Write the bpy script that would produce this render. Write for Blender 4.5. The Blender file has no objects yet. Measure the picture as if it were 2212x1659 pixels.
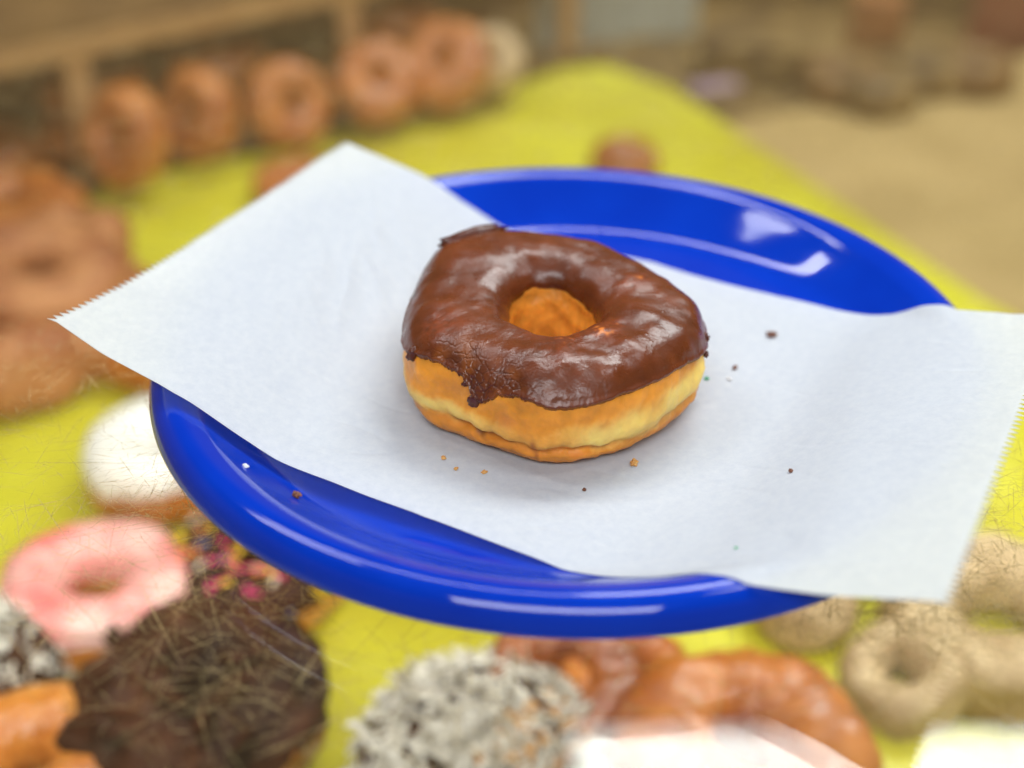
import bpy, math, random
import numpy as np
from mathutils import Vector, noise, Matrix, Euler

random.seed(7); np.random.seed(7)
S = bpy.context.scene
COL = S.collection
R = math.radians

# ------------------------------------------------------------------ camera, world, lamps, exposure
cam_d = bpy.data.cameras.new("camera")
cam = bpy.data.objects.new("camera", cam_d); COL.objects.link(cam)
cam_d.lens = 50; cam_d.sensor_width = 36; cam_d.clip_start = 0.02; cam_d.clip_end = 30
CAM = Vector((-.0176, -.3713, .2375))
pitch, roll = R(32.7), R(.33)
f = Vector((0, math.cos(pitch), -math.sin(pitch))); r0 = Vector((1, 0, 0)); u0 = r0.cross(f)
rr = math.cos(roll)*r0 + math.sin(roll)*u0; uu = -math.sin(roll)*r0 + math.cos(roll)*u0
cam.matrix_world = Matrix(((rr.x, uu.x, -f.x, CAM.x), (rr.y, uu.y, -f.y, CAM.y), (rr.z, uu.z, -f.z, CAM.z), (0, 0, 0, 1)))
cam_d.dof.use_dof = True
cam_d.dof.focus_distance = .392
cam_d.dof.aperture_fstop = 4.2
S.camera = cam

world = bpy.data.worlds.new("World"); S.world = world; world.use_nodes = True
wn = world.node_tree.nodes; wl = world.node_tree.links
bg = wn["Background"]
tc = wn.new("ShaderNodeTexCoord"); sep = wn.new("ShaderNodeSeparateXYZ"); rmp = wn.new("ShaderNodeValToRGB")
wl.new(tc.outputs["Generated"], sep.inputs[0]); wl.new(sep.outputs["Z"], rmp.inputs[0]); wl.new(rmp.outputs[0], bg.inputs[0])
rmp.color_ramp.elements[0].position = 0.0; rmp.color_ramp.elements[0].color = (.19, .105, .035, 1)
rmp.color_ramp.elements[1].position = 1.0; rmp.color_ramp.elements[1].color = (.12, .13, .15, 1)
e = rmp.color_ramp.elements.new(.36); e.color = (.20, .125, .05, 1)
e = rmp.color_ramp.elements.new(.58); e.color = (.07, .055, .04, 1)
bg.inputs[1].default_value = 1.0

def area(name, loc, target, sx, sy, power, color):
    d = bpy.data.lights.new(name, "AREA"); d.shape = "RECTANGLE"; d.size = sx; d.size_y = sy
    d.energy = power; d.color = color
    o = bpy.data.objects.new(name, d); COL.objects.link(o); o.location = loc
    o.rotation_euler = (Vector(target) - Vector(loc)).to_track_quat("-Z", "Y").to_euler()
    return o
area("ceiling_panel_lamp", (.80, .98, 1.5), (.80, .98, 0), 1.42, .62, 37, (.94, .99, .98))
area("ceiling_tube_lamp", (-.16, .74, 1.5), (-.16, .74, 0), 1.60, .12, 10, (.95, .97, 1.0))
area("ceiling_panel_lamp", (-1.0, .33, 1.5), (0, 0, 0), .22, .62, 5.5, (.95, .97, 1.0))
area("ceiling_panel_lamp", (.78, -.2, 1.5), (0, 0, 0), .30, .4, 4, (.93, .97, 1.0))
area("front_fill_lamp", (-.1, -1.35, 1.35), (0, 0, 0), 1.4, .45, 23, (.92, .96, 1.0))  # unseen fill lamp added behind the camera to brighten the doughnut's front
area("case_strip_lamp", (.1, .02, -.02), (.02, .55, -.21), .9, .015, 1.3, (1.0, .95, .85))

S.view_settings.view_transform = "Standard"; S.view_settings.look = "None"
S.view_settings.exposure = 0.08; S.view_settings.gamma = 1; S.view_settings.use_curve_mapping = False
S.cycles.use_denoising = True
S.cycles.transparent_max_bounces = 24; S.cycles.max_bounces = 10
S.cycles.sample_clamp_indirect = 6

# ------------------------------------------------------------------ helpers
def pix(px, py, z):
    "point on the plane at height z that the photograph's pixel shows (survey helper, units of a 2212 px wide copy)"
    fp = 50/36*2212
    d = f + (px-1106)/fp*rr - (py-829.5)/fp*uu
    return CAM + d*((z-CAM.z)/d.z)

def tag(o, label=None, cat=None, group=None, kind=None):
    if label: o["label"] = label
    if cat: o["category"] = cat
    if group: o["group"] = group
    if kind: o["kind"] = kind
    return o

def empty(name, loc, label, cat, group=None, rz=0):
    o = bpy.data.objects.new(name, None); COL.objects.link(o); o.location = loc; o.rotation_euler = (0, 0, rz)
    o.empty_display_size = .01
    return tag(o, label, cat, group)

def mesh(name, verts, faces, mat, parent=None, smooth=True, col=None):
    me = bpy.data.meshes.new(name)
    me.from_pydata([tuple(map(float, v)) for v in verts], [], [tuple(map(int, q)) for q in faces])
    if smooth: me.polygons.foreach_set("use_smooth", [True]*len(me.polygons))
    if col is not None:
        a = me.color_attributes.new("Col", "FLOAT_COLOR", "POINT")
        c = np.ones((len(verts), 4), dtype=np.float32); c[:, :col.shape[1]] = col
        a.data.foreach_set("color", c.ravel())
    me.materials.append(mat); me.update()
    o = bpy.data.objects.new(name, me); COL.objects.link(o)
    if parent: o.parent = parent
    return o

def grid_faces(n, m, wrap_n=False, wrap_m=False):
    F = []
    for i in range(n if wrap_n else n-1):
        i2 = (i+1) % n
        for j in range(m if wrap_m else m-1):
            j2 = (j+1) % m
            F.append((i*m+j, i2*m+j, i2*m+j2, i*m+j2))
    return F

def fbm(p, s, o=3):
    v = 0; a = 1
    for k in range(o):
        v += a*noise.noise(Vector((p[0]*s, p[1]*s, p[2]*s))+Vector((k*7.3, k*3.1, 0))); s *= 2.1; a *= .5
    return v

def sm(a, b, x):
    t = np.clip((x-a)/(b-a), 0, 1); return t*t*(3-2*t)

def curve_per(pts):
    "periodic smooth interpolation of {deg: value}"
    k = sorted(((a % 360), v) for a, v in pts.items())
    A = np.array([a for a, _ in k]); V = np.array([v for _, v in k])
    A = np.concatenate([A-360, A, A+360]); V = np.concatenate([V, V, V])
    def g(x):
        x = np.asarray(x, float) % 360
        i = np.clip(np.searchsorted(A, x)-1, 1, len(A)-3)
        t = (x-A[i])/(A[i+1]-A[i])
        m0 = (V[i+1]-V[i-1])/(A[i+1]-A[i-1])*(A[i+1]-A[i]); m1 = (V[i+2]-V[i])/(A[i+2]-A[i])*(A[i+1]-A[i])
        return (2*t**3-3*t**2+1)*V[i]+(t**3-2*t**2+t)*m0+(-2*t**3+3*t**2)*V[i+1]+(t**3-t**2)*m1
    return g

def tri(c, *args):
    return c

# ------------------------------------------------------------------ materials
def newmat(name):
    m = bpy.data.materials.new(name); m.use_nodes = True
    return m, m.node_tree.nodes, m.node_tree.links, m.node_tree.nodes["Principled BSDF"]

def add_noise(n, l, scale, detail=4, rough=.55, coord="Object"):
    t = n.new("ShaderNodeTexCoord"); x = n.new("ShaderNodeTexNoise")
    l.new(t.outputs[coord], x.inputs["Vector"]); x.inputs["Scale"].default_value = scale
    x.inputs["Detail"].default_value = detail; x.inputs["Roughness"].default_value = rough
    return x

def ramp(n, l, src, stops):
    c = n.new("ShaderNodeValToRGB"); l.new(src, c.inputs[0])
    els = c.color_ramp.elements
    els[0].position, els[0].color = stops[0][0], (*stops[0][1], 1)
    els[1].position, els[1].color = stops[-1][0], (*stops[-1][1], 1)
    for p, q in stops[1:-1]:
        k = els.new(p); k.color = (*q, 1)
    return c

def bump(n, l, b, src, dist, strength=1.0, prev=None):
    x = n.new("ShaderNodeBump"); x.inputs["Distance"].default_value = dist; x.inputs["Strength"].default_value = strength
    l.new(src, x.inputs["Height"])
    if prev: l.new(prev.outputs[0], x.inputs["Normal"])
    l.new(x.outputs[0], b.inputs["Normal"])
    return x

def noisy(name, c1, c2, scale, rough, bdist=.0006, bscale=None, sss=0, spec=.5, lo=.35, hi=.65, coat=0, c3=None):
    m, n, l, b = newmat(name)
    x = add_noise(n, l, scale)
    st = [(lo, c1), (hi, c2)] if c3 is None else [(lo, c1), ((lo+hi)/2, c3), (hi, c2)]
    c = ramp(n, l, x.outputs[0], st); l.new(c.outputs[0], b.inputs["Base Color"])
    b.inputs["Roughness"].default_value = rough
    b.inputs["Specular IOR Level"].default_value = spec
    y = add_noise(n, l, bscale or scale*3, 5)
    bump(n, l, b, y.outputs[0], bdist)
    if sss:
        b.inputs["Subsurface Weight"].default_value = sss; b.inputs["Subsurface Radius"].default_value = (1, .5, .25); b.inputs["Subsurface Scale"].default_value = .004
    if coat:
        b.inputs["Coat Weight"].default_value = coat; b.inputs["Coat Roughness"].default_value = .15
    return m

# hero dough: vertex colour carries crust / pale proof line
M_dough, n, l, b = newmat("fried_dough")
vc = n.new("ShaderNodeVertexColor"); vc.layer_name = "Col"
x = add_noise(n, l, 90, 5); c = ramp(n, l, x.outputs[0], [(.3, (.80, .76, .70)), (.7, (1.12, 1.1, 1.05))])
mx = n.new("ShaderNodeMix"); mx.data_type = "RGBA"; mx.blend_type = "MULTIPLY"; mx.inputs[0].default_value = 1
l.new(vc.outputs[0], mx.inputs[6]); l.new(c.outputs[0], mx.inputs[7]); l.new(mx.outputs[2], b.inputs["Base Color"])
b.inputs["Roughness"].default_value = .42; b.inputs["Subsurface Weight"].default_value = .25
b.inputs["Subsurface Radius"].default_value = (1, .45, .15); b.inputs["Subsurface Scale"].default_value = .003
b.inputs["Specular IOR Level"].default_value = .35
y = add_noise(n, l, 420, 6, .6); b1 = bump(n, l, b, y.outputs[0], .00045, .8)
vz = n.new("ShaderNodeTexVoronoi"); vz.inputs["Scale"].default_value = 900
tcx = n.new("ShaderNodeTexCoord"); l.new(tcx.outputs["Object"], vz.inputs["Vector"])
bump(n, l, b, vz.outputs["Distance"], .00012, .6, b1)

M_glaze, n, l, b = newmat("chocolate_glaze")
vc = n.new("ShaderNodeVertexColor"); vc.layer_name = "Col"
x = add_noise(n, l, 70, 6); c = ramp(n, l, x.outputs[0], [(.3, (.80, .74, .70)), (.7, (1.25, 1.2, 1.15))])
mx = n.new("ShaderNodeMix"); mx.data_type = "RGBA"; mx.blend_type = "MULTIPLY"; mx.inputs[0].default_value = 1
l.new(vc.outputs[0], mx.inputs[6]); l.new(c.outputs[0], mx.inputs[7]); l.new(mx.outputs[2], b.inputs["Base Color"])
b.inputs["Roughness"].default_value = .3
x2 = add_noise(n, l, 160, 3); rr_ = n.new("ShaderNodeMapRange"); l.new(x2.outputs[0], rr_.inputs[0])
rr_.inputs[1].default_value = .3; rr_.inputs[2].default_value = .7; rr_.inputs[3].default_value = .23; rr_.inputs[4].default_value = .38
l.new(rr_.outputs[0], b.inputs["Roughness"])
b.inputs["Specular IOR Level"].default_value = .5
b.inputs["Subsurface Weight"].default_value = .08; b.inputs["Subsurface Radius"].default_value = (1, .3, .1); b.inputs["Subsurface Scale"].default_value = .0015
y = add_noise(n, l, 130, 4, .5); b1 = bump(n, l, b, y.outputs[0], .00010, .5)
y2 = add_noise(n, l, 1400, 3, .6); bump(n, l, b, y2.outputs[0], .00008, .8, b1)

M_plate, n, l, b = newmat("blue_melamine")
b.inputs["Base Color"].default_value = (.001, .016, .62, 1)
x = add_noise(n, l, 25, 4); c = ramp(n, l, x.outputs[0], [(.3, (.0001, .027, .39)), (.7, (.0001, .037, .46))]); l.new(c.outputs[0], b.inputs["Base Color"])
x2 = add_noise(n, l, 60, 6); rr_ = n.new("ShaderNodeMapRange"); l.new(x2.outputs[0], rr_.inputs[0])
rr_.inputs[1].default_value = .35; rr_.inputs[2].default_value = .7; rr_.inputs[3].default_value = .04; rr_.inputs[4].default_value = .11
l.new(rr_.outputs[0], b.inputs["Roughness"])
b.inputs["Specular IOR Level"].default_value = .42

M_paper, n, l, b = newmat("waxed_paper")
x = add_noise(n, l, 420, 8, .8); c = ramp(n, l, x.outputs[0], [(.34, (.70, .74, .82)), (.66, (.86, .885, .93))])
l.new(c.outputs[0], b.inputs["Base Color"]); b.inputs["Roughness"].default_value = .5; b.inputs["Specular IOR Level"].default_value = .3
y = add_noise(n, l, 1500, 5, .7); bp1 = bump(n, l, b, y.outputs[0], .00012, .8)
tr = n.new("ShaderNodeBsdfTranslucent"); tr.inputs[0].default_value = (.90, .91, .84, 1)
ms = n.new("ShaderNodeMixShader"); ms.inputs[0].default_value = .48
out = n["Material Output"]; l.new(b.outputs[0], ms.inputs[1]); l.new(tr.outputs[0], ms.inputs[2]); l.new(ms.outputs[0], out.inputs[0])

# glass: Schlick mix of clear and mirror on both faces of the slab
M_glass, n, l, b = newmat("clear_glass")
n.remove(b); out = n["Material Output"]
ge = n.new("ShaderNodeNewGeometry"); dt = n.new("ShaderNodeVectorMath"); dt.operation = "DOT_PRODUCT"
l.new(ge.outputs["Incoming"], dt.inputs[0]); l.new(ge.outputs["Normal"], dt.inputs[1])
ab = n.new("ShaderNodeMath"); ab.operation = "ABSOLUTE"; l.new(dt.outputs["Value"], ab.inputs[0])
su = n.new("ShaderNodeMath"); su.operation = "SUBTRACT"; su.inputs[0].default_value = 1; l.new(ab.outputs[0], su.inputs[1])
pw = n.new("ShaderNodeMath"); pw.operation = "POWER"; l.new(su.outputs[0], pw.inputs[0]); pw.inputs[1].default_value = 5
ma = n.new("ShaderNodeMath"); ma.operation = "MULTIPLY_ADD"; l.new(pw.outputs[0], ma.inputs[0]); ma.inputs[1].default_value = .957; ma.inputs[2].default_value = .043
tp = n.new("ShaderNodeBsdfTransparent"); tp.inputs[0].default_value = (.985, .99, .975, 1)
gl = n.new("ShaderNodeBsdfGlossy"); gl.inputs["Roughness"].default_value = .0
ms = n.new("ShaderNodeMixShader"); l.new(ma.outputs[0], ms.inputs[0]); l.new(tp.outputs[0], ms.inputs[1]); l.new(gl.outputs[0], ms.inputs[2])
# worn surface: fine scuffs scatter a little light, more of it the flatter the view
sn = add_noise(n, l, 60, 7, .75); sn.inputs["Distortion"].default_value = .6
mp = n.new("ShaderNodeMapping"); mp.inputs["Scale"].default_value = (1, 3.2, 1)
tcn = n.new("ShaderNodeTexCoord"); l.new(tcn.outputs["Object"], mp.inputs["Vector"]); l.new(mp.outputs[0], sn.inputs["Vector"])
mr = n.new("ShaderNodeMapRange"); l.new(sn.outputs[0], mr.inputs[0]); mr.inputs[1].default_value = .35; mr.inputs[2].default_value = .7; mr.inputs[3].default_value = .0; mr.inputs[4].default_value = .011
mxm = n.new("ShaderNodeMath"); mxm.operation = "MAXIMUM"; l.new(ab.outputs[0], mxm.inputs[0]); mxm.inputs[1].default_value = .2
dv_ = n.new("ShaderNodeMath"); dv_.operation = "DIVIDE"; l.new(mr.outputs[0], dv_.inputs[0]); l.new(mxm.outputs[0], dv_.inputs[1])
dfz = n.new("ShaderNodeBsdfDiffuse"); dfz.inputs[0].default_value = (.80, .60, .32, 1)
ms2 = n.new("ShaderNodeMixShader"); l.new(dv_.outputs[0], ms2.inputs[0]); l.new(ms.outputs[0], ms2.inputs[1]); l.new(dfz.outputs[0], ms2.inputs[2])
l.new(ms2.outputs[0], out.inputs[0])

M_scr, n, l, b = newmat("scratch_frost")
n.remove(b); out = n["Material Output"]
df = n.new("ShaderNodeBsdfDiffuse"); df.inputs[0].default_value = (.50, .39, .21, 1)
tl = n.new("ShaderNodeBsdfTranslucent"); tl.inputs[0].default_value = (.50, .39, .21, 1)
ad = n.new("ShaderNodeMixShader"); ad.inputs[0].default_value = .4; l.new(df.outputs[0], ad.inputs[1]); l.new(tl.outputs[0], ad.inputs[2])
tp = n.new("ShaderNodeBsdfTransparent")
vc = n.new("ShaderNodeVertexColor"); vc.layer_name = "Col"
ns = add_noise(n, l, 900, 2); mr = n.new("ShaderNodeMapRange"); l.new(ns.outputs[0], mr.inputs[0]); mr.inputs[1].default_value = .3; mr.inputs[2].default_value = .5
mu = n.new("ShaderNodeMath"); mu.operation = "MULTIPLY"; l.new(vc.outputs[0], mu.inputs[0]); l.new(mr.outputs[0], mu.inputs[1])
ms = n.new("ShaderNodeMixShader"); l.new(mu.outputs[0], ms.inputs[0]); l.new(tp.outputs[0], ms.inputs[1]); l.new(ad.outputs[0], ms.inputs[2]); l.new(ms.outputs[0], out.inputs[0])

M_yellow = noisy("yellow_liner", (.42, .355, .014), (.60, .565, .035), 7, .30, .004, 7, lo=.3, hi=.6)  # darker olive tone puts shadow streaks into the liner colour
M_tan = noisy("tan_liner", (.34, .23, .08), (.42, .29, .11), 12, .6, .001, 8)
M_brownwall = noisy("mottled_wall", (.05, .024, .006), (.25, .155, .045), 22, .6, .002)
M_wood = noisy("pale_brown_rail", (.36, .20, .09), (.44, .26, .12), 30, .5)
M_dark = noisy("dark_wood", (.10, .045, .010), (.22, .115, .03), 20, .6)
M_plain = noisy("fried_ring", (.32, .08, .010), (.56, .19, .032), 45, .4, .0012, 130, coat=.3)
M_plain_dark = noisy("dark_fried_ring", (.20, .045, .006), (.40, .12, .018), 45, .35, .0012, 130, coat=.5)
M_crust = noisy("bright_fried_ring", (.42, .12, .010), (.64, .25, .035), 45, .35, .0012, 130, coat=.5)
M_cinn = noisy("sugared_ring", (.27, .075, .018), (.50, .21, .075), 30, .6, .0012, 200)
M_beige = noisy("pale_cake_ring", (.34, .22, .10), (.60, .45, .26), 30, .6, .0015, 110)
M_pink = noisy("pink_icing", (.70, .15, .14), (.80, .50, .45), 26, .35, .0008, 60, lo=.38, hi=.6)
M_white = noisy("white_icing", (.80, .76, .70), (.88, .86, .82), 20, .4)
M_choc = noisy("dark_chocolate", (.014, .0045, .0015), (.070, .022, .008), 38, .5, .0030, 60, spec=.12)
M_coco = noisy("coconut_flakes", (.46, .42, .35), (.76, .72, .64), 120, .6)
M_nut = noisy("chopped_nuts", (.45, .20, .06), (.62, .36, .14), 150, .5)
M_pale = noisy("pale_panel", (.38, .42, .36), (.46, .50, .44), 6, .5)
M_blue = noisy("pale_blue_panel", (.22, .36, .50), (.28, .42, .55), 6, .5)
M_red = noisy("red_card", (.17, .035, .018), (.26, .06, .03), 30, .5)
M_lilac = noisy("lilac_card", (.26, .17, .24), (.34, .24, .3), 30, .5)
M_orange = noisy("orange_bake", (.24, .09, .025), (.36, .14, .04), 30, .5)
M_grey = noisy("grey_floor", (.16, .14, .12), (.2, .18, .15), 6, .6)

# ------------------------------------------------------------------ the display case (structure first)
case = empty("display_case", (0, .4, -.26), "glass topped display case holding trays of doughnuts", "display case")
def box(name, lo, hi, mat, parent=None, smooth=False, bev=0):
    lo = Vector(lo); hi = Vector(hi); c = (lo+hi)/2; h = (hi-lo)/2
    V = [(sx*h.x, sy*h.y, sz*h.z) for sx in (-1, 1) for sy in (-1, 1) for sz in (-1, 1)]
    F = [(0, 1, 3, 2), (4, 6, 7, 5), (0, 4, 5, 1), (2, 3, 7, 6), (0, 2, 6, 4), (1, 5, 7, 3)]
    o = mesh(name, V, F, mat, None, smooth)
    o.location = c
    if parent:
        o.parent = parent; o.location = c - parent.location
    if bev:
        bm = o.modifiers.new("bevel", "BEVEL"); bm.width = bev; bm.segments = 2
    return o
glass = box("glass_top", (-.75, -.42, -.0045), (.85, .62, 0), M_glass, case)
box("back_panel", (-.8, 1.22, -.28), (.95, 1.24, .05), M_dark, case)
box("side_panel", (-.79, -.42, -.28), (-.77, 1.22, -.006), M_brownwall, case)
box("side_panel", (.93, -.42, -.28), (.95, 1.22, -.006), M_brownwall, case)
box("bottom_board", (-.77, -.42, -.245), (.93, 1.22, -.235), M_brownwall, case)

# scratches: thin frosted grooves, a sub-part of the glass
SV, SF, SC = [], [], []
def scratch(x, y, ang, ln, w, bend, a):
    k = max(3, int(ln/.004)+1); hx = x; hy = y; an = ang; s0 = len(SV)
    for i in range(k):
        t = i/(k-1); ww = w*(.25+.75*math.sin(math.pi*min(1, max(0, t*.92+.04))))*random.uniform(.6, 1.3)
        nx, ny = -math.sin(an), math.cos(an)
        SV.append((hx+nx*ww/2, hy+ny*ww/2, .00006)); SV.append((hx-nx*ww/2, hy-ny*ww/2, .00006)); SC.extend([(a,)*3]*2)
        hx += math.cos(an)*ln/(k-1); hy += math.sin(an)*ln/(k-1); an += bend/(k-1)+random.gauss(0, .012)
    for i in range(k-1):
        q = s0+2*i; SF.append((q, q+1, q+3, q+2))
def cluster(px, py, sx, sy, cnt, lmin, lmax, w=.00022, alo=.25, ahi=.75):
    c0 = pix(px, py, 0)
    for _ in range(int(cnt*2.3)):
        x = c0.x+random.gauss(0, sx); y = c0.y+random.gauss(0, sy)
        an = random.choice([R(25), R(-50), R(75), R(0), random.uniform(0, 6.3)])+random.gauss(0, .25)
        scratch(x, y, an, lmin*(lmax*.75/lmin)**(random.random()**1.3), w*random.uniform(.35, 1.25), random.gauss(0, .14), min(1, 1.35*random.uniform(alo, ahi)))
cluster(430, 1400, .026, .028, 130, .004, .04, .0002, .25, .6)
cluster(520, 1230, .022, .018, 100, .005, .03, .0002)
cluster(360, 1080, .016, .012, 170, .003, .02, .00018)
cluster(300, 940, .018, .018, 120, .003, .022, .00016)
cluster(80, 1020, .03, .022, 80, .003, .03, .00018)
cluster(200, 1250, .03, .02, 110, .004, .04)
cluster(120, 800, .02, .02, 110, .003, .02, .0002)
cluster(900, 1520, .035, .012, 120, .005, .04)
cluster(1950, 1350, .02, .012, 200, .004, .035, .0003)
cluster(2140, 1230, .018, .014, 260, .003, .03, .00028, .3, .8)
cluster(2170, 1060, .012, .012, 90, .003, .02)
cluster(1850, 1330, .02, .006, 110, .004, .025)
cluster(1700, 1500, .04, .012, 60, .005, .04, .0002, .15, .4)
cluster(2100, 1450, .03, .012, 90, .005, .04, .0002, .2, .5)
cluster(300, 600, .05, .05, 160, .004, .03, .0002, .15, .4)
cluster(1700, 250, .16, .07, 700, .004, .04, .0004, .2, .5)
cluster(500, 200, .14, .08, 700, .004, .04, .0004, .2, .5)
cluster(900, 250, .14, .06, 400, .004, .04, .0004, .2, .5)
for (x1, y1), (x2, y2), w in [((300, 830), (420, 1130), .0007), ((380, 1040), (700, 1330), .0004), ((240, 1330), (700, 1100), .0003), ((0, 1000), (340, 1000), .0003), ((430, 1180), (470, 1400), .0003), ((240, 1600), (520, 1450), .0003), ((60, 1130), (560, 1330), .0003), ((420, 1420), (640, 1560), .0003), ((1900, 1400), (2200, 1190), .0004), ((2040, 1090), (2212, 1010), .0003), ((1900, 1290), (2180, 1400), .0003)]:
    p, q = pix(x1, y1, 0), pix(x2, y2, 0); d = q-p
    scratch(p.x, p.y, math.atan2(d.y, d.x), d.length, w*.8, .05, .8)
scr = mesh("scratches", np.array(SV)-np.array([0.05, .1, -.00225]), SF, M_scr, None, False, np.array(SC))
scr.parent = glass; scr["label"] = "fine tan scratches worn into the glass"

# liners on the case floor
def slab(name, poly, z, t, mat, label, cat):
    cx = sum(p[0] for p in poly)/len(poly); cy = sum(p[1] for p in poly)/len(poly); k = len(poly)
    V = [(p[0]-cx, p[1]-cy, 0) for p in poly]+[(p[0]-cx, p[1]-cy, t) for p in poly]
    F = [tuple(range(k))[::-1], tuple(range(k, 2*k))]+[(i, (i+1) % k, (i+1) % k+k, i+k) for i in range(k)]
    o = mesh(name, V, F, mat, None, False); o.location = (cx, cy, z)
    return tag(o, label, cat)
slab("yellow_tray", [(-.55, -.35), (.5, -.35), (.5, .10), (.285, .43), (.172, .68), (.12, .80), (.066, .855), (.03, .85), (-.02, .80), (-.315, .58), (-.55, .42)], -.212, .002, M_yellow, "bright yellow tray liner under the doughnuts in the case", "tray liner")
slab("tan_tray", [(.52, -.1), (.92, -.1), (.92, 1.02), (.50, .93), (.33, .82), (.14, .72), (.175, .68), (.29, .43), (.5, .12)], -.218, .004, M_tan, "wide tan tray at the far right of the case", "tray")

# ------------------------------------------------------------------ doughnuts in the case
def ring_verts(Ro, Ri, h, n=72, m=36, seed=0, amp=.002, flat=.0):
    V = []
    for i in range(n):
        th = 2*math.pi*i/n
        wob = 1+.05*noise.noise(Vector((math.cos(th)*1.3, math.sin(th)*1.3, seed*3.7)))
        for j in range(m):
            ph = 2*math.pi*j/m
            c, s = math.cos(ph), math.sin(ph)
            rc = (Ro+Ri)/2; a = (Ro-Ri)/2
            rho = (rc+a*math.copysign(abs(c)**.85, c))*wob
            z = h/2+h/2*math.copysign(abs(s)**(.85 if s > 0 else .6), s)
            p = Vector((rho*math.cos(th), rho*math.sin(th), z))
            d = amp*fbm((p.x+seed, p.y, p.z), 45, 3)
            nn = Vector((c*math.cos(th), c*math.sin(th), s))
            V.append(p+nn*d)
    return V
def ring(name, parent, Ro, Ri, h, mat, seed=0, amp=.002, n=72, m=36):
    return mesh(name, ring_verts(Ro, Ri, h, n, m, seed, amp), grid_faces(n, m, True, True), mat, parent)
def icing(name, parent, Ro, Ri, h, mat, seed=0, amp=.002, th_=.0015, edge=5, ragged=10, n=96, m=30):
    V = []
    for i in range(n):
        th = 2*math.pi*i/n
        wob = 1+.05*noise.noise(Vector((math.cos(th)*1.3, math.sin(th)*1.3, seed*3.7)))
        e0 = edge+ragged*noise.noise(Vector((math.cos(th)*3, math.sin(th)*3, seed+9)))
        for j in range(m):
            t = j/(m-1); ph = R(e0+(195-e0)*t)
            c, s = math.cos(ph), math.sin(ph)
            rc = (Ro+Ri)/2; a = (Ro-Ri)/2
            rho = (rc+a*math.copysign(abs(c)**.85, c))*wob
            z = h/2+h/2*math.copysign(abs(s)**.85, s)
            p = Vector((rho*math.cos(th), rho*math.sin(th), z))
            off = th_*min(1, 8*min(t, 1-t)+.0)-.0003
            d = amp*fbm((p.x+seed, p.y, p.z), 45, 3)+off
            V.append(p+Vector((c*math.cos(th), c*math.sin(th), s))*d)
    return mesh(name, V, grid_faces(n, m, True, False), mat, parent)
FL = -.2098
def case_donut(px, py, Ro, Ri, h, dough, label, seed, z=FL, ice=None, tilt=(0, 0, 0), cat="doughnut", group="doughnuts lying in the case", dx=0, dy=0, amp=.002, name="doughnut"):
    p = pix(px, py, z+h*.8)
    o = empty(name, (p.x+dx, p.y+dy, z), label, cat, group); o.rotation_euler = tilt
    ring("dough", o, Ro, Ri, h, dough, seed, amp)
    if ice: icing("icing", o, Ro, Ri, h, ice, seed, amp)
    return o
def flakes(parent, Ro, Ri, h, cnt, size, mat, name, lab, sect=None, seed=0):
    rnd = random.Random(seed); V, F = [], []
    for _ in range(cnt):
        th = rnd.uniform(0, 2*math.pi) if sect is None else rnd.uniform(*sect)
        ph = R(rnd.uniform(-10, 190)); c, s = math.cos(ph), math.sin(ph)
        rho = (Ro+Ri)/2+((Ro-Ri)/2)*math.copysign(abs(c)**.85, c); z = h/2+h/2*math.copysign(abs(s)**.85, s)
        p = Vector((rho*math.cos(th), rho*math.sin(th), z)); nn = Vector((c*math.cos(th), c*math.sin(th), s))
        q = nn.to_track_quat("Z", "Y").to_matrix() @ Euler((rnd.gauss(0, .7), rnd.gauss(0, .7), rnd.uniform(0, 6))).to_matrix()
        a, bb, cc = size[0]*rnd.uniform(.6, 1.5), size[1]*rnd.uniform(.6, 1.3), size[2]
        k = len(V); p = p+nn*rnd.uniform(.0005, .003)
        for sx in (-1, 1):
            for sy in (-1, 1):
                for sz in (-1, 1):
                    V.append(p+q @ Vector((sx*a*(1 if sz > 0 else .8), sy*bb, sz*cc)))
        F += [tuple(k+t for t in g) for g in [(0, 1, 3, 2), (4, 6, 7, 5), (0, 4, 5, 1), (2, 3, 7, 6), (0, 2, 6, 4), (1, 5, 7, 3)]]
    o = mesh(name, V, F, mat, parent, False); o["kind"] = "stuff"; o["label"] = lab
    return o

case_donut(200, 1250, .0435, .0145, .034, M_crust, "pink frosted doughnut in the case with a pale streaked top", 1, ice=M_pink, tilt=(R(-3), R(4), 0))
case_donut(345, 955, .040, .008, .038, M_plain, "white iced doughnut half hidden behind the left rim of the plate", 2, ice=M_white)
d = case_donut(530, 1200, .042, .011, .030, M_crust, "chocolate doughnut with coloured sprinkles beside the pink one", 3, ice=M_choc, dx=.005)
SPR = [noisy("sprinkle_"+nm, c1, c1, 50, .35) for nm, c1 in (("yellow", (.90, .58, .02)), ("pink", (.80, .04, .20)), ("orange", (.90, .28, .05)), ("green", (.05, .28, .05)), ("blue", (.06, .12, .35)), ("white", (.8, .65, .5)))]
rnd = random.Random(5)
spm = []
for mm in SPR:
    V = []
    for i in range(7):
        zz, r_ = [(-1, .0), (-.95, .5), (-.75, .9), (0, 1), (.75, .9), (.95, .5), (1, .0)][i]
        for j in range(8):
            V.append((.0012*r_*math.cos(j*math.pi/4), .0012*r_*math.sin(j*math.pi/4), .003*zz))
    me = bpy.data.meshes.new("sprinkle"); me.from_pydata(V, [], grid_faces(7, 8, False, True)); me.materials.append(mm); spm.append(me)
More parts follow.
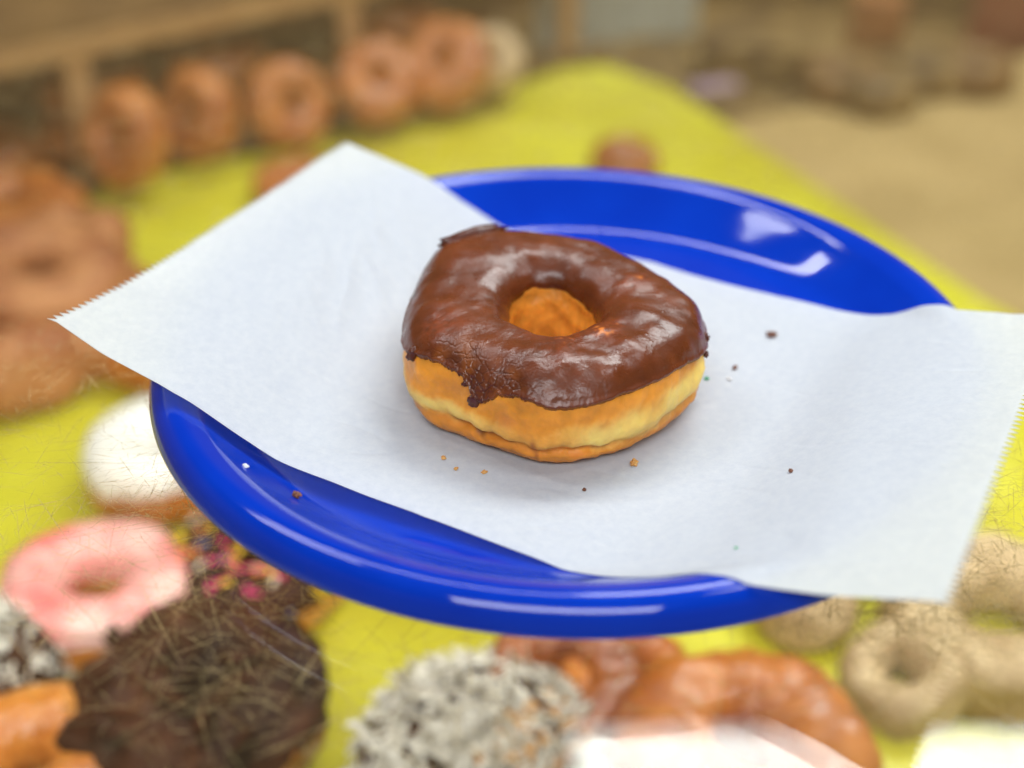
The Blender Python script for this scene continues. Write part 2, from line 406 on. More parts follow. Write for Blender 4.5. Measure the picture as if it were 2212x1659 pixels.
for k in range(95):
    th = rnd.uniform(0, 2*math.pi); ph = R(rnd.uniform(15, 165)); c_, s_ = math.cos(ph), math.sin(ph)
    rho = .0265+.0165*math.copysign(abs(c_)**.85, c_); zz = .015+.0168*abs(s_)**.85
    so = bpy.data.objects.new("sprinkle", spm[rnd.choice([0, 0, 0, 1, 1, 2, 2, 3, 4, 5])]); COL.objects.link(so); so.parent = d
    so.location = (rho*math.cos(th), rho*math.sin(th), zz+.0008)
    nn = Vector((c_*math.cos(th), c_*math.sin(th), s_)); so.rotation_euler = (nn.to_track_quat("X", "Y").to_matrix() @ Euler((rnd.uniform(0, 6), 0, 0)).to_matrix()).to_euler()
d = case_donut(440, 1480, .050, .010, .045, M_plain_dark, "large dark chocolate doughnut with a rough lumpy top in front", 4, ice=M_choc, amp=.008, tilt=(R(4), R(-3), 0))
flakes(d, .050, .010, .045, 34, (.0065, .0050, .0022), M_choc, "chocolate_chunks", "broken dark chocolate chunks", seed=8)
case_donut(60, 1640, .042, .008, .032, M_crust, "golden glazed doughnut at the bottom left corner of the case", 5)
d = case_donut(-60, 1410, .034, .008, .034, M_choc, "chocolate doughnut with grey coconut at the left edge of the case", 6)
flakes(d, .034, .008, .034, 500, (.003, .0009, .0003), M_coco, "coconut", "grey white coconut shreds", seed=2)
d = case_donut(1030, 1600, .046, .009, .032, M_choc, "doughnut covered in white coconut and chopped nuts in front of the plate", 7)
flakes(d, .046, .009, .032, 900, (.0062, .0013, .0003), M_coco, "coconut", "white coconut shreds", seed=3)
flakes(d, .046, .009, .032, 260, (.0018, .0014, .0012), M_nut, "chopped_nuts", "golden chopped nuts", sect=(-1.6, .6), seed=4)
case_donut(1610, 1590, .052, .012, .045, M_plain, "large brown fried doughnut under the front right of the glass", 8, amp=.004)
case_donut(1230, 1440, .036, .011, .036, M_plain_dark, "dark fried doughnut just below the front rim of the plate", 9, amp=.004, tilt=(R(12), R(-8), 0))
case_donut(1300, 1520, .030, .008, .030, M_plain, "small brown doughnut wedged beside the large brown one", 10, amp=.003, dx=.012, dy=.018)
case_donut(2165, 1310, .052, .018, .034, M_beige, "pale beige cake doughnut with a wide hole at the right", 11, amp=.005)
case_donut(1985, 1420, .027, .008, .026, M_beige, "small beige cake doughnut leaning against the pale one", 12, amp=.004, tilt=(R(10), R(-20), 0))
case_donut(1740, 1270, .024, .006, .026, M_beige, "tan doughnut showing between the plate rim and the paper corner", 13, amp=.003)
case_donut(70, 520, .055, .010, .040, M_plain, "brown sugared doughnut at the left, nearest the rack", 14, amp=.004)
case_donut(185, 645, .056, .012, .042, M_cinn, "dusty cinnamon sugared doughnut at the left of the paper", 15, amp=.005, dx=-.006)
case_donut(5, 705, .048, .010, .046, M_cinn, "cinnamon doughnut at the left edge below the sugared pile", 16, amp=.004)
case_donut(250, 670, .034, .008, .028, M_plain, "small brown doughnut partly under the left corner of the paper", 17, z=FL, dx=.03, dy=-.03)
case_donut(60, 510, .050, .010, .030, M_cinn, "sugar dusted doughnut stacked on the brown one at the left", 18, z=FL+.036, tilt=(R(6), R(8), 0), dy=-.03, dx=.012)
case_donut(640, 380, .032, .008, .022, M_plain, "flat brown doughnut lying behind the upper corner of the paper", 19)
case_donut(1350, 325, .026, .006, .020, M_plain_dark, "small dark doughnut lying behind the far rim of the plate", 20)

case_donut(20, 430, .050, .010, .034, M_plain, "brown doughnut at the far left edge beside the rack post", 21, amp=.004)
case_donut(150, 500, .036, .008, .034, M_cinn, "small sugared doughnut standing between the left pile and the upright row", 22, amp=.004, z=FL+.02)
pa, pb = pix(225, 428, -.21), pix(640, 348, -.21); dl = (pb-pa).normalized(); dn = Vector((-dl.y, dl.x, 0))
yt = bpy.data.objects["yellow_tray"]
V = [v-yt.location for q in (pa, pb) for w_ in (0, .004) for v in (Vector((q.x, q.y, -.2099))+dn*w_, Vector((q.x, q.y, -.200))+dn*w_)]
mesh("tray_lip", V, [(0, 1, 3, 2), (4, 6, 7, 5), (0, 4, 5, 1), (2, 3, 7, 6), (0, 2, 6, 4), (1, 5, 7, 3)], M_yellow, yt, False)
# standing row against the rack
proto = None
row = [(315, 405, M_plain, .036, "upright brown doughnut at the left end of the standing row"),
       (462, 352, M_plain, .035, "tallest upright brown doughnut, second in the standing row"),
       (625, 325, M_plain, .033, "third upright doughnut in the standing row, turned to face left"),
       (815, 275, M_plain, .034, "upright doughnut in front of the right post of the rack"),
       (970, 238, M_plain, .038, "last upright doughnut at the right end of the standing row"),
       (1060, 215, M_beige, .028, "smallest pale upright doughnut beside the yellow tray corner")]
for k, (px, py, mt, Ro, lab) in enumerate(row):
    p = pix(px, py, -.21)
    o = empty("upright_doughnut", (p.x, p.y, -.209), lab, "doughnut", "doughnuts standing along the rack")
    o.rotation_euler = (0, 0, R([-38, -34, 30, 20, -25, 10][k]))
    ro = ring("dough", o, Ro, [.009, .008, .005, .004, .006, .005][k], .032, mt, 30+k, .003); tl = R([72, 74, 64, 48, 42, 40][k]); ro.rotation_euler = (tl, 0, 0); ro.location = (0, .004, Ro*math.sin(tl)+.004)

# rack behind the row
F1 = Vector((-.3155, .5797, -.21)); dv = Vector((.7957, .6057, 0)); nv = Vector((-.6057, .7957, 0))
rack = empty("doughnut_rack", F1+nv*.02, "pale brown rack frame with posts behind the standing doughnuts", "rack")
def beam(name, s0, s1, z0, z1, d0, d1, mat):
    V = []
    for s in (s0, s1):
        for dd in (d0, d1):
            for z in (z0, z1):
                V.append(dv*s+nv*dd+Vector((0, 0, z+.21-.21)))
    V = [v - Vector((0, 0, 0)) for v in V]
    return mesh(name, V, [(0, 1, 3, 2), (4, 6, 7, 5), (0, 4, 5, 1), (2, 3, 7, 6), (0, 2, 6, 4), (1, 5, 7, 3)], mat, rack, False)
beam("top_rail", -.30, .50, .098, .114, -.004, .006, M_wood)
beam("bottom_rail", -.30, .50, .001, .006, -.004, .006, M_dark)
for s in (-.185, .0, .225, .45):
    beam("post", s-.009, s+.009, .006, .0975, -.003, .005, M_wood)
beam("back_board", -.32, .52, .0, .13, .14, .148, M_dark)
beam("upper_shelf", -.32, .52, .1145, .118, .0, .139, M_dark)
# doughnuts lying within the rack
k = 0
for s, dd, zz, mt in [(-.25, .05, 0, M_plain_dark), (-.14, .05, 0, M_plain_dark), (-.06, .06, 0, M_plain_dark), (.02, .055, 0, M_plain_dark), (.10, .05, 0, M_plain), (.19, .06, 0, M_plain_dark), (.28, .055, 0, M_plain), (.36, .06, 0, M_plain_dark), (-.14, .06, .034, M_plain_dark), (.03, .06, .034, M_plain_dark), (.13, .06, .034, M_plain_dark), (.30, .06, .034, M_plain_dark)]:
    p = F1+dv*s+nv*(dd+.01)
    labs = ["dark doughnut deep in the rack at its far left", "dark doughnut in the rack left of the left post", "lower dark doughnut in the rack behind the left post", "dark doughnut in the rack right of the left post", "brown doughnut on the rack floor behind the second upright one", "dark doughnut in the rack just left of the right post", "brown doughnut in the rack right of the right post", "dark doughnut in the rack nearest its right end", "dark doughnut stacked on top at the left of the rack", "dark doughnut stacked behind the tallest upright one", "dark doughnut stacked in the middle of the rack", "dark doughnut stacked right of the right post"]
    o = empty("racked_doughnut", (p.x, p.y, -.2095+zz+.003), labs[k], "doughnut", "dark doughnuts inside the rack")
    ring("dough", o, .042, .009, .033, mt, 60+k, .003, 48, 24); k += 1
p = pix(60, 50, -.10)
o = empty("shelf_doughnut", (-.44, .60, -.091), "orange brown bun on top of the rack at the top left", "doughnut")
ring("dough", o, .055, .006, .035, M_orange, 90, .003)

# far right back of the case: blurred cartons and panels
def obox(name, cx, cy, z, sx, sy, sz, rz, mat, label, cat, group=None):
    o = box(name, (-sx/2, -sy/2, 0), (sx/2, sy/2, sz), mat, bev=.003); o.location = (cx, cy, z+sz/2); o.rotation_euler = (0, 0, R(rz))
    return tag(o, label, cat, group)
obox("pale_panel", .045, .965, -.234, .085, .006, .12, 8, M_pale, "pale grey green panel behind the corner of the yellow tray", "panel")
obox("bluish_panel", .125, 1.0, -.234, .075, .006, .12, 4, M_pale, "wider pale panel with a bluish top right of the corner post", "panel")
obox("mottled_board", .35, 1.09, -.234, .62, .012, .16, -14, M_brownwall, "mottled dark brown board across the back right of the case", "board")
obox("red_carton", .47, .98, -.234, .09, .05, .075, -14, M_red, "dark red carton at the far right back of the case", "carton")
obox("orange_carton", .335, .985, -.234, .05, .04, .05, -10, M_orange, "small orange brown carton left of the red one", "carton")
obox("lilac_packet", .155, .80, -.213, .045, .02, .008, 20, M_lilac, "small lilac packet lying at the far edge of the tan tray", "packet")
obox("brown_carton", .22, .90, -.234, .13, .08, .04, -10, M_brownwall, "low mottled brown carton behind the lilac packet", "carton")

FAR = ["far brown doughnut left of the lilac packet", "far brown doughnut just behind the lilac packet", "far doughnut behind the edge of the tan tray", "far doughnut below the low mottled carton", "far doughnut between the low carton and the orange one", "far doughnut right in front of the orange carton", "far doughnut between the orange and red cartons", "far doughnut right in front of the red carton"]
for k, (px, py) in enumerate([(1500, 235), (1590, 190), (1660, 235), (1750, 205), (1820, 150), (1900, 170), (2000, 130), (2110, 130)]):
    if k < 4: continue
    case_donut(px, py, .036, .009, .030, [M_brownwall, M_dark, M_brownwall][k % 3], FAR[k], 110+k, z=-.2135, group="doughnuts at the far right of the case")
# ------------------------------------------------------------------ plate
prof = [(.0, .0035), (.05, .0035), (.088, .0035), (.0915, .0036), (.0945, .0040), (.0972, .0049), (.0998, .0062), (.1025, .0080), (.1060, .0105), (.1090, .0127), (.1115, .0147), (.1135, .0163), (.1155, .0172), (.1175, .0180), (.1195, .0182), (.1215, .0178), (.1233, .0165), (.1247, .0148), (.1255, .0123), (.1259, .0100), (.1257, .0092), (.1249, .0091), (.1242, .0100), (.1233, .0130), (.1218, .0150), (.1195, .0158), (.1170, .0156), (.1140, .0144), (.1100, .0110), (.1060, .0072), (.1020, .0036), (.0975, .0014), (.0930, .0006), (.0890, .0004), (.0870, .0012), (.05, .0012), (.0, .0012)]
P = []
for a, b_ in zip(prof[:-1], prof[1:]):
    for t in np.linspace(0, 1, 4)[:-1]:
        P.append((a[0]+(b_[0]-a[0])*t, a[1]+(b_[1]-a[1])*t))
P.append(prof[-1]); P = np.array(P)
for _ in range(2):
    Q = P.copy(); Q[1:-1] = (P[:-2]+2*P[1:-1]+P[2:])/4; P = Q
P[:, 0] = np.maximum(P[:, 0], .00002)
N = 256; V = [(r*math.cos(2*math.pi*i/N), r*math.sin(2*math.pi*i/N), z) for i in range(N) for r, z in P]
plate = mesh("plate", V, grid_faces(N, len(P), True, False), M_plate)
tag(plate, "glossy blue plate with a rounded rim standing on the scratched glass", "plate")
def plate_z(r):
    k = 19*3
    return np.interp(r, P[:k, 0], P[:k, 1], right=-1)

# ------------------------------------------------------------------ waxed paper
PB = np.array([-.14744, -.02252]); PC = np.array([.07615, -.13519]); PA = np.array([-.07768, .11511])
eu = (PC-PB)/np.linalg.norm(PC-PB); ev = (PA-PB)/np.linalg.norm(PA-PB); Lu = .2504; Lv = .1543
fs = np.array([0, 1.55, 3.33, 4.64, 5.9, 7.38, 8.89, 10.33, 12.18, 13.82, 15.15, 16.06, 17.08, 18.54, 20.14, 21.14, 22.65, 23.77, 25.04])
fz = np.array([3.4, 2.75, 2.37, 2.02, 1.49, .95, .86, .72, .68, .59, .52, .44, .45, .97, 1.67, 1.88, 2.22, 2.58, 3.0])
bs = np.array([0, 1.47, 3.2, 4.71, 6.4, 9, 12.26, 13.62, 15.27, 16.87, 18.43, 19.65, 20.64, 22.16, 23.12, 24.22, 25.04])
bz = np.array([3.0, 2.68, 2.34, 1.67, .95, .9, .98, .87, .80, .84, .82, .89, 1.24, 1.78, 1.96, 2.14, 2.35])
nu, nvv = 400, 373
us = np.linspace(0, Lu, nu); vs = np.linspace(0, Lv, nvv)
U, Vv = np.meshgrid(us, vs, indexing="ij")
X = PB[0]+U*eu[0]+Vv*ev[0]; Y = PB[1]+U*eu[1]+Vv*ev[1]
ZF = np.interp(us*100, fs, fz)/100; ZB = np.interp(us*100, bs, bz)/100
def smooth1(z, k):
    for _ in range(k):
        z[1:-1] = (z[:-2]+2*z[1:-1]+z[2:])/4
    return z
ZF = smooth1(ZF, 40); ZB = smooth1(ZB, 40)
T = Vv/Lv
RR = np.hypot(X, Y)
# the middle hangs down to the plate between its two long edges
mid = np.interp(us*100, [0, 1.5, 3.4, 5.2, 6.8, 8, 17.5, 19, 20.6, 22.3, 24, 25.04], [3.0, 2.65, 2.3, 1.45, .62, .42, .42, .62, 1.4, 2.2, 2.5, 2.75])/100
mid = smooth1(mid.copy(), 60)
lin = ZF[:, None]*(1-T)+ZB[:, None]*T
w = 1-np.abs(2*T-1)**3.0
Z = lin*(1-w)+np.minimum(lin, mid[:, None])*w
lo = np.where(RR < .1262, plate_z(RR)+.0004, -1)
for _ in range(60):
    Z = np.maximum(Z, lo)
    Z[1:-1, 1:-1] = (Z[:-2, 1:-1]+Z[2:, 1:-1]+Z[1:-1, :-2]+Z[1:-1, 2:]+4*Z[1:-1, 1:-1])/8
Z = np.maximum(Z, lo-.0002)
DC = np.array([-.0055, -.0105])
for i in range(nu):
    for j in range(nvv):
        x, y = X[i, j], Y[i, j]
        a = noise.noise(Vector((x*38, y*38, 3)))*.0004+noise.noise(Vector((x*110, y*110, 1)))*.00008
        # creases at the far left quarter, where the sheet climbs over the rim
        cw = math.exp(-((us[i]-.035)**2/.0009+(vs[j]-.095)**2/.0016))
        rid = abs(noise.noise(Vector((us[i]*90+vs[j]*60, vs[j]*30-us[i]*12, 5))))
        a += -cw*rid*.0018
        rid2 = abs(noise.noise(Vector((us[i]*25, vs[j]*70, 15))))
        a += -.00035*max(0, .12-rid2)*4
        dist = math.hypot(x-DC[0], y-DC[1])
        a *= min(1, max(.05, (dist-.03)/.02))
        Z[i, j] = max(Z[i, j]+a, lo[i, j]-.0002)
# pinked (saw tooth) short edges
tooth = .0029*np.abs(((vs/(Lv/62)) % 1)*2-1)
X2 = X.copy(); Y2 = Y.copy()
X2[0] -= eu[0]*tooth; Y2[0] -= eu[1]*tooth; X2[-1] += eu[0]*tooth; Y2[-1] += eu[1]*tooth
V = np.stack([X2, Y2, Z], -1).reshape(-1, 3)
paper = mesh("deli_paper", V, grid_faces(nu, nvv), M_paper)
sol = paper.modifiers.new("thick", "SOLIDIFY"); sol.thickness = .00006; sol.offset = 1
tag(paper, "white waxed deli paper with saw toothed ends draped across the blue plate", "paper")
def paper_z(x, y):
    u = (x-PB[0])*eu[0]+(y-PB[1])*eu[1]; v = (x-PB[0])*ev[0]+(y-PB[1])*ev[1]
    i = int(np.clip(round(u/Lu*(nu-1)), 0, nu-1)); j = int(np.clip(round(v/Lv*(nvv-1)), 0, nvv-1))
    return Z[i, j]

# ------------------------------------------------------------------ the hero doughnut
CX, CY = -.0055, -.0100
gRo = curve_per({0: 4.42, 15: 4.12, 30: 3.80, 48: 3.75, 70: 3.95, 88: 4.15, 108: 4.55, 128: 5.05, 142: 4.9, 160: 4.4, 180: 4.35, 196: 4.45, 212: 4.55, 228: 4.2, 246: 4.22, 264: 4.48, 280: 4.46, 300: 4.3, 320: 4.3, 340: 4.42})
gRi = curve_per({0: 1.28, 45: 1.25, 90: 1.32, 135: 1.38, 180: 1.32, 225: 1.45, 270: 1.55, 315: 1.4})
gTop = curve_per({0: 3.62, 45: 3.75, 90: 3.85, 135: 3.9, 180: 3.65, 225: 3.5, 270: 3.45, 315: 3.5})
gCr = curve_per({0: 1.7, 45: 1.5, 90: 1.4, 180: 1.35, 215: 1.3, 240: 1.28, 262: 1.25, 278: 1.22, 290: 1.1, 310: 1.25, 335: 1.5})
gEdge = curve_per({0: 14, 40: 12, 90: 10, 135: 8, 160: 16, 172: 26, 185: 14, 198: 16, 212: 32, 224: 31, 232: 28, 238: 15, 242: 13, 247: 21, 256: 28, 270: 22, 285: 24, 305: 25, 325: 23, 345: 14})
ZB0 = .42
def body(th, ph):
    "surface point (cm, relative to the centre) for angle th and section angle ph (deg)"
    Ro, Ri, zt = gRo(th), gRi(th), gTop(th)
    c, s = np.cos(np.radians(ph)), np.sin(np.radians(ph))
    rc = (Ro+Ri)/2; a = (Ro-Ri)/2
    top = s > 0
    eo = np.where(top, .78, .62); ei = np.where(top, .50, .6)
    e1 = np.where(c > 0, eo, ei)
    rho = rc+a*np.sign(c)*np.abs(c)**e1
    zm = ZB0+(zt-ZB0)*.47
    z = np.where(top, zm+(zt-zm)*np.abs(s)**.86, zm-(zm-ZB0)*np.abs(s)**.72)
    # proof line: a fold between the lower crust and the puffed pale belt
    outer = sm(.25, .6, c)
    zc = gCr(th)+.035*np.sin(np.radians(th)*5+1)+.04*np.sin(np.radians(th)*17+2)*sm(240, 260, th)*sm(340, 320, th)+.03*np.sin(np.radians(th)*31)
    dp = .13+.09*np.sin(np.radians(th)*3+.6)+.08*np.sin(np.radians(th)*8)
    rho = rho-outer*dp*np.exp(-((z-zc)/np.where(z > zc, .10, .17))**2)+outer*(.10+.05*np.sin(np.radians(th)*11))*np.exp(-((z-zc-.40)/.28)**2)+outer*.03*np.exp(-((z-zc+.38)/.22)**2)
    tk = np.radians(th)
    # wrinkles round the hole wall
    inner = sm(.25, .7, -c)
    rho = rho+inner*.035*np.sin(z*7.5+2.6*np.sin(tk*3)+1.3*np.sin(tk*5+z))*sm(3.2, 2.6, z)*(.6+.4*np.sin(tk*2))
    off = inner
    return rho*np.cos(tk)-.04*off, rho*np.sin(tk)-.12*off, z, c, s, zc, outer
nth, nph = 600, 180
TH, PH = np.meshgrid(np.arange(nth)*360/nth, np.arange(nph)*360/nph, indexing="ij")
x, y, z, c, s, zc, outer = body(TH, PH)
pts = np.stack([x, y, z], -1)
def normals(p, wrapj=True):
    du = np.roll(p, -1, 0)-np.roll(p, 1, 0)
    if wrapj: dv_ = np.roll(p, -1, 1)-np.roll(p, 1, 1)
    else:
        dv_ = np.empty_like(p); dv_[:, 1:-1] = p[:, 2:]-p[:, :-2]; dv_[:, 0] = p[:, 1]-p[:, 0]; dv_[:, -1] = p[:, -1]-p[:, -2]
    n_ = np.cross(du, dv_); n_ /= np.linalg.norm(n_, axis=-1, keepdims=True)+1e-12
    return n_
nr = normals(pts)
if (nr[0, 0]@np.array([1, 0, 0])) < 0: nr = -nr
disp = np.zeros((nth, nph)); ncol = np.zeros((nth, nph)); ncol2 = np.zeros((nth, nph))
for i in range(nth):
    for j in range(nph):
        p = pts[i, j]
        a1 = noise.noise(Vector(p)*.9); a2 = noise.noise(Vector(p)*2.6+Vector((3, 1, 5))); a3 = noise.noise(Vector(p)*7)
        disp[i, j] = .07*a1+.045*a2+.016*a3+.006*noise.noise(Vector(p)*16)
        ncol[i, j] = a2+.5*a3; ncol2[i, j] = noise.noise(Vector(p)*Vector((1.6, 1.6, 3)).length*.45+Vector((9, 2, 1)))
nr3 = nr*disp[..., None]
pd = pts+nr3
pd[..., 2] = np.maximum(pd[..., 2], ZB0)
lower = np.array([.80, .30, .035]); upper = np.array([.88, .35, .036]); pale = np.array([.95, .70, .19]); brown = np.array([.40, .12, .02]); red = np.array([.30, .045, .015])
zz = pd[..., 2]
right = sm(-110, -60, ((TH+180) % 360)-180)*sm(60, 10, ((TH+180) % 360)-180)
bw = .27+.24*right+.14*ncol
bz_ = zc+.28+.14*right+.10*ncol2
wp = np.exp(-((zz-bz_)/np.maximum(bw, .1))**4)*outer*(.85+.3*ncol2)
colr = np.where((zz < zc)[..., None], lower, upper)*np.ones((nth, nph, 1))
colr = colr*(1+.15*ncol[..., None])
wp = wp*curve_per({0: .8, 60: .8, 120: .8, 190: .9, 215: .95, 235: .8, 248: .45, 262: .18, 272: .35, 283: .9, 300: 1.0, 330: 1.0})(TH)
wp = np.clip(wp, 0, 1)[..., None]
colr = colr*(1-wp)+pale*wp
# darker fried edge right at the base and along the fold
wb = (sm(.30, .0, zz-ZB0)*outer*.5)[..., None]; colr = colr*(1-wb)+brown*wb
wc = (np.exp(-((zz-zc)/.06)**2)*outer*sm(.0, .5, ncol+.2)*.6)[..., None]; colr = colr*(1-wc)+brown*wc
# hole wall is deeper orange
wi = (sm(.2, .6, -c)*.8)[..., None]; colr = colr*(1-wi)+np.array([.84, .33, .045])*(1+.35*ncol[..., None])*wi
# chocolate smudges and red stains on the front
def spot(th, z0, wth, wz, colv, k=1.0, tilt=0):
    global colr
    dth = ((TH-th+180) % 360)-180
    q = np.exp(-(((dth-tilt*(zz-z0))/wth)**2+((zz-z0)/wz)**2)**1.5)*k*(.8+.4*ncol)
    q = np.clip(q*outer, 0, 1)[..., None]; colr = colr*(1-q)+np.array(colv)*q
spot(238, 1.22, 1.9, .22, (.10, .03, .012), 1.0, -12)
spot(262, 1.35, 1.2, .30, (.34, .08, .02), .9)
spot(263, .85, .9, .25, (.36, .09, .02), .8)
spot(251, 2.0, 4.5, .22, (.60, .20, .05), .6)
spot(278, 1.0, 3.5, .12, (.70, .22, .04), .7)
spot(230, 2.45, 9, .22, (.62, .24, .05), .6)
root = empty("donut", (CX, CY, .0), "ring doughnut with cracked chocolate glaze sitting on the white paper", "doughnut")
dough = mesh("dough", pd.reshape(-1, 3)/100, grid_faces(nth, nph, True, True), M_dough, root, True, np.clip(colr.reshape(-1, 3), 0, 1))

# glaze shell
gth, gph = 900, 190
THg = (np.arange(gth)*360/gth)[:, None]*np.ones((1, gph))
edge = gEdge(np.arange(gth)*360/gth).copy()
for i in range(gth):
    a = 2*math.pi*i/gth; v3 = Vector((math.cos(a), math.sin(a), 0))
    deg = i*360/gth
    rag = 1.0+2.5*math.exp(-((deg-236)/22)**2)+1.0*math.exp(-((deg-180)/25)**2)
    edge[i] += 1.6*noise.noise(v3*9)+rag*(1.2*noise.noise(v3*28+Vector((0, 0, 3)))+.8*noise.noise(v3*75+Vector((0, 0, 8))))
inn = 160+4*np.array([noise.noise(Vector((math.cos(2*math.pi*i/gth)*4, math.sin(2*math.pi*i/gth)*4, 2))) for i in range(gth)])
inn -= 13*np.exp(-(((np.arange(gth)*360/gth-90)/50)**2))
inn -= 14*np.exp(-(((np.arange(gth)*360/gth-268)/16)**2))
Tn = np.linspace(0, 1, gph)[None, :]
Tn = Tn+0*THg
PHg = edge[:, None]+(inn-edge)[:, None]*Tn
x, y, z, c, s, zc, outer = body(THg, PHg)
pg = np.stack([x, y, z], -1)
ng = normals(pg, False)
if (ng[0, gph//3]@np.array([.3, 0, 1])) < 0: ng = -ng
arc = np.linalg.norm(np.diff(pg, axis=1), axis=-1)
from_out = np.concatenate([np.zeros((gth, 1)), np.cumsum(arc, 1)], 1); from_in = from_out[:, -1:]-from_out
thick = .13*sm(0, .14, from_out)*sm(0, .22, from_in)-.02*(1-sm(0, .05, from_out))+.035*np.exp(-((from_out-.13)/.08)**2)
dg = np.zeros((gth, gph)); cg = np.zeros((gth, gph, 3))
base = np.array([.125, .031, .009]); deep = np.array([.055, .012, .006]); redb = np.array([.19, .042, .012]); org = np.array([.55, .17, .03])
thin_sp = [((-.4, -4.0), .7, .35), ((.75, -2.95), .42, 1.0), ((1.15, -2.55), .25, .7), ((-.5, -2.55), .42, .9), ((-1.1, -2.9), .5, .55), ((-.3, -3.3), .6, .55), ((2.0, -.2), .22, 1.0), ((1.75, -.45), .35, .5), ((-3.8, -2.6), .55, .5)]
for i in range(gth):
    deg = i*360/gth
    a = 2*math.pi*i/gth
    for j in range(gph):
        p = Vector(pg[i, j]); q = p
        n1 = noise.noise(q*.9); n2 = noise.noise(q*2.6+Vector((3, 1, 5))); n3 = noise.noise(q*7)
        wr = noise.noise(Vector((q.x*1.7+q.y*1.1, q.y*2.6-q.x*1.5, q.z)))       # wrinkles of the set glaze
        wr2 = abs(noise.noise(Vector((q.x*3.1+2, q.y*4.2, q.z*2))))
        fr = math.exp(-((((deg-290+180) % 360)-180)/58)**2)
        n4 = noise.noise(q*14)
        d_ = .08*n1+.022*n2+.003*n3+.04*fr*wr+.09*(fr*.8+.0)*max(0, .08-wr2)+.0015*n4
        # cracked, crumbly skin at the front left
        ck = math.exp(-((deg-238)/20)**2)*float(sm(1.5, .3, from_out[i, j]))
        vd = noise.voronoi(q*3.6)[0]; e_ = vd[1]-vd[0]
        d_ -= ck*.045*max(0, 1-e_/.09)
        d_ += ck*.010*n4
        # pimples
        vb = noise.voronoi(q*2.3+Vector((5, 5, 5)))[0][0]
        d_ += .022*max(0, 1-vb/.12)
        dg[i, j] = d_
        t = .5+.5*n2
        cc = base*(.85+.35*t)
        wt = 0
        for (sx, sy), rr2, kk in thin_sp:
            dx_ = (q.x-sx-.55+.55); dy_ = (q.y-sy-1.0+1.0+1.0*0)
            wt = max(wt, kk*math.exp(-((q.x+CX*100-sx)**2+(q.y+CY*100-sy)**2)/rr2**2)*(.7+1.1*n3+.5*n2))
        wt = min(1, max(0, wt))
        if wt < .5: cc = cc*(1-2*wt)+redb*2*wt
        else: cc = redb*(2-2*wt)+org*(2*wt-1)
        # thin towards the free edge
        we = float(sm(.35, .02, from_out[i, j]))*.55
        cc = cc*(1-we)+redb*.8*we
        cr = ck*max(0, 1-e_/.10); cc = cc*(1-cr*.7)+deep*cr*.7
        ot = ck*max(0, noise.noise(q*2.2+Vector((1, 7, 0)))-.1)*1.6
        cc = cc*(1-min(1, ot))+org*.8*min(1, ot)
        cg[i, j] = cc
pgd = pg+ng*(dg+thick)[..., None]
pgd[..., 2] = np.maximum(pgd[..., 2], ZB0+.05)
glz = mesh("glaze", pgd.reshape(-1, 3)/100, grid_faces(gth, gph, True, False), M_glaze, root, True, np.clip(cg.reshape(-1, 3), 0, 1))
glz["label"] = "shiny milk brown chocolate glaze, cracked at the front left"

# broken flakes of glaze that stick out from the edge
def blob(name, ctr, size, mat, parent, seed, amp=.35, rot=(0, 0, 0), sub=3):
    import bmesh
    bm = bmesh.new(); bmesh.ops.create_icosphere(bm, subdivisions=sub, radius=1)
    e_ = Euler(rot).to_matrix()
    for v in bm.verts:
        k_ = 1+amp*noise.noise(v.co*1.8+Vector((seed*3.1, seed, 0)))+amp*.5*noise.noise(v.co*4.5+Vector((seed, 0, seed)))
        q = Vector((v.co.x*size[0], v.co.y*size[1], v.co.z*size[2]))*k_
        v.co = e_ @ q
    me = bpy.data.meshes.new(name); bm.to_mesh(me); bm.free()
    me.polygons.foreach_set("use_smooth", [amp < .6]*len(me.polygons)); me.materials.append(mat)
    if mat in (M_glaze,):
        a = me.color_attributes.new("Col", "FLOAT_COLOR", "POINT"); a.data.foreach_set("color", [.09, .022, .010, 1]*len(me.vertices))
    o = bpy.data.objects.new(name, me); COL.objects.link(o); o.location = ctr
    if parent: o.parent = parent
    return o
def on_body(th, ph, out=.1):
    x, y, z, *_ = body(np.array(float(th)), np.array(float(ph)))
    return Vector((float(x)+out*math.cos(R(th)), float(y)+out*math.sin(R(th)), float(z)))/100
for th, ph, sz, rt in [(206, 30, (.0018, .0014, .0020), (0, 0, .6)), (204, 24, (.0010, .0010, .0016), (0, .4, 0)), (238, 13, (.0020, .0010, .0022), (0, 0, .4)), (241.5, 17, (.0014, .0008, .0011), (.5, 0, .5)), (233, 27, (.0012, .0007, .0009), (.2, 0, .5)), (351, 22, (.0012, .0017, .0016), (0, 0, 0)), (355, 14, (.0008, .0010, .0012), (0, .4, 0)), (347, 10, (.0008, .0012, .0008), (0, .8, 0))]:
    fo = blob("glaze_flake", on_body(th, ph, .06), sz, M_glaze, root, th*.1+ph, .5, rt)
fo = blob("glaze_flap", Vector((-.0250, .0330, .0388)), (.0110, .0024, .0021), M_glaze, root, 4, .35, (0, R(-3), R(26)))
fo["label"] = "dark curled lip of glaze at the back left"

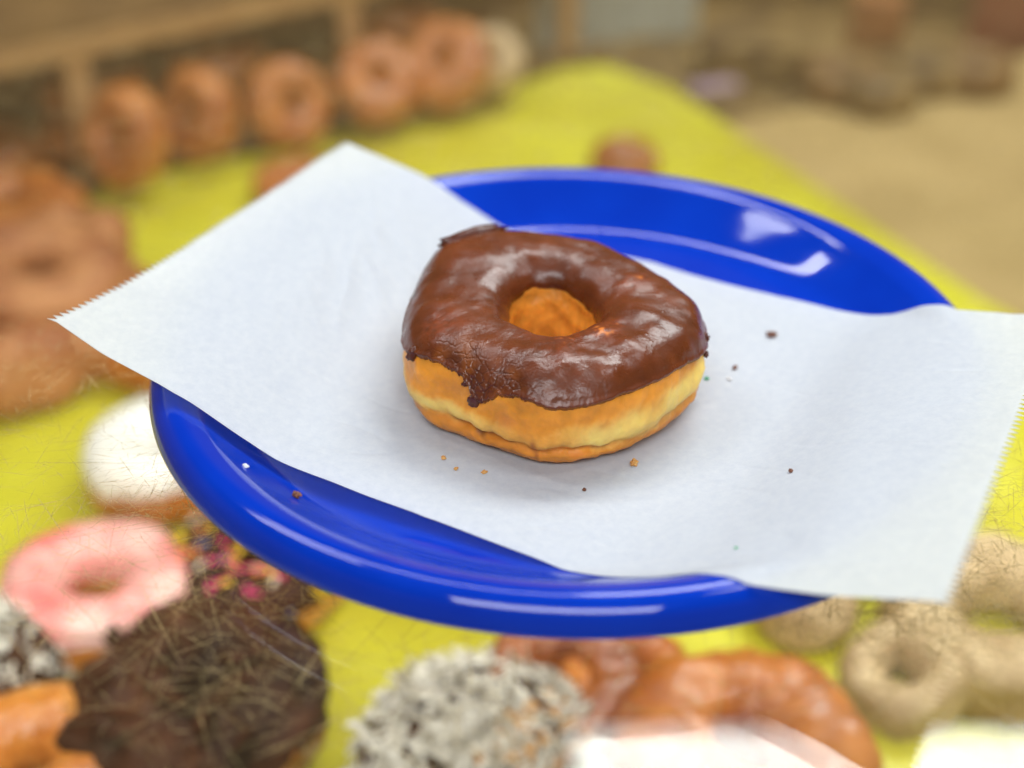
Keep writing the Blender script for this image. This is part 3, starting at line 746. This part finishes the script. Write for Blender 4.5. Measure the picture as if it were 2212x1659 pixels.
# ------------------------------------------------------------------ crumbs
M_crumb_b = noisy("brown_crumb", (.10, .03, .015), (.25, .09, .04), 900, .5, .0002)
M_crumb_y = noisy("golden_crumb", (.55, .22, .04), (.75, .45, .15), 900, .4, .0002)
M_green = noisy("green_speck", (.02, .40, .16), (.03, .5, .2), 900, .4)
M_sugar = noisy("sugar_grain", (.85, .85, .85), (.9, .9, .9), 900, .2)
def zsurf(x, y, on):
    if on == "paper": return paper_z(x, y)+.0001
    if on == "plate": return float(plate_z(math.hypot(x, y)))
    return .0
CR = [(1666, 723, (.0016, .0011, .0009), M_crumb_b, "paper", "largest dark chocolate crumb on the paper right of the doughnut", "crumb"),
      (1588, 795, (.0010, .0006, .0006), M_crumb_b, "paper", "small dark crumb on the paper just below the largest one", "crumb"),
      (1526, 818, (.0006, .0007, .0004), M_green, "paper", "bright green speck beside the right side of the doughnut", "speck"),
      (1576, 818, (.0008, .0007, .0004), M_sugar, "paper", "tiny white sugar flake right of the green speck", "sugar flake"),
      (1370, 1000, (.0013, .0010, .0008), M_crumb_y, "paper", "golden crumb on the paper at the front right foot of the doughnut", "crumb"),
      (1262, 1058, (.0005, .0005, .0004), M_crumb_b, "paper", "pinhead brown crumb in the shadow in front of the doughnut", "crumb"),
      (1708, 1018, (.0006, .0006, .0005), M_crumb_b, "paper", "lone reddish crumb far right on the paper", "crumb"),
      (1590, 1184, (.0006, .0003, .0002), M_green, "paper", "faint pale green fleck near the front edge of the paper", "speck"),
      (958, 989, (.0008, .0006, .0003), M_crumb_y, "paper", "flat tan crumb left of the front of the doughnut", "crumb"),
      (985, 1013, (.0005, .0006, .0004), M_crumb_y, "paper", "tiny orange crumb below the flat tan one", "crumb"),
      (1047, 1020, (.0009, .0007, .0003), M_crumb_y, "paper", "flat beige crumb in front of the doughnut", "crumb"),
      (640, 1071, (.0012, .0011, .0009), M_crumb_b, "plate", "rough brown crumb on the blue floor of the plate", "crumb"),
      (531, 1008, (.0010, .0006, .0004), M_sugar, "plate", "white sugar flake on the plate left of the paper edge", "sugar flake")]
for k, (px, py, sz, mt, on, lab, cat) in enumerate(CR):
    zq = .006
    for _ in range(12):
        p = pix(px, py, zq); zq = .5*zq+.5*(zsurf(p.x, p.y, on)+sz[2]*.5)
    o = blob("crumb" if cat == "crumb" else cat.replace(" ", "_"), (p.x, p.y, zsurf(p.x, p.y, on)+sz[2]*.75), sz, mt, None, k*1.7+1, .7, (0, 0, k))
    tag(o, lab, cat, "crumbs and specks around the doughnut")
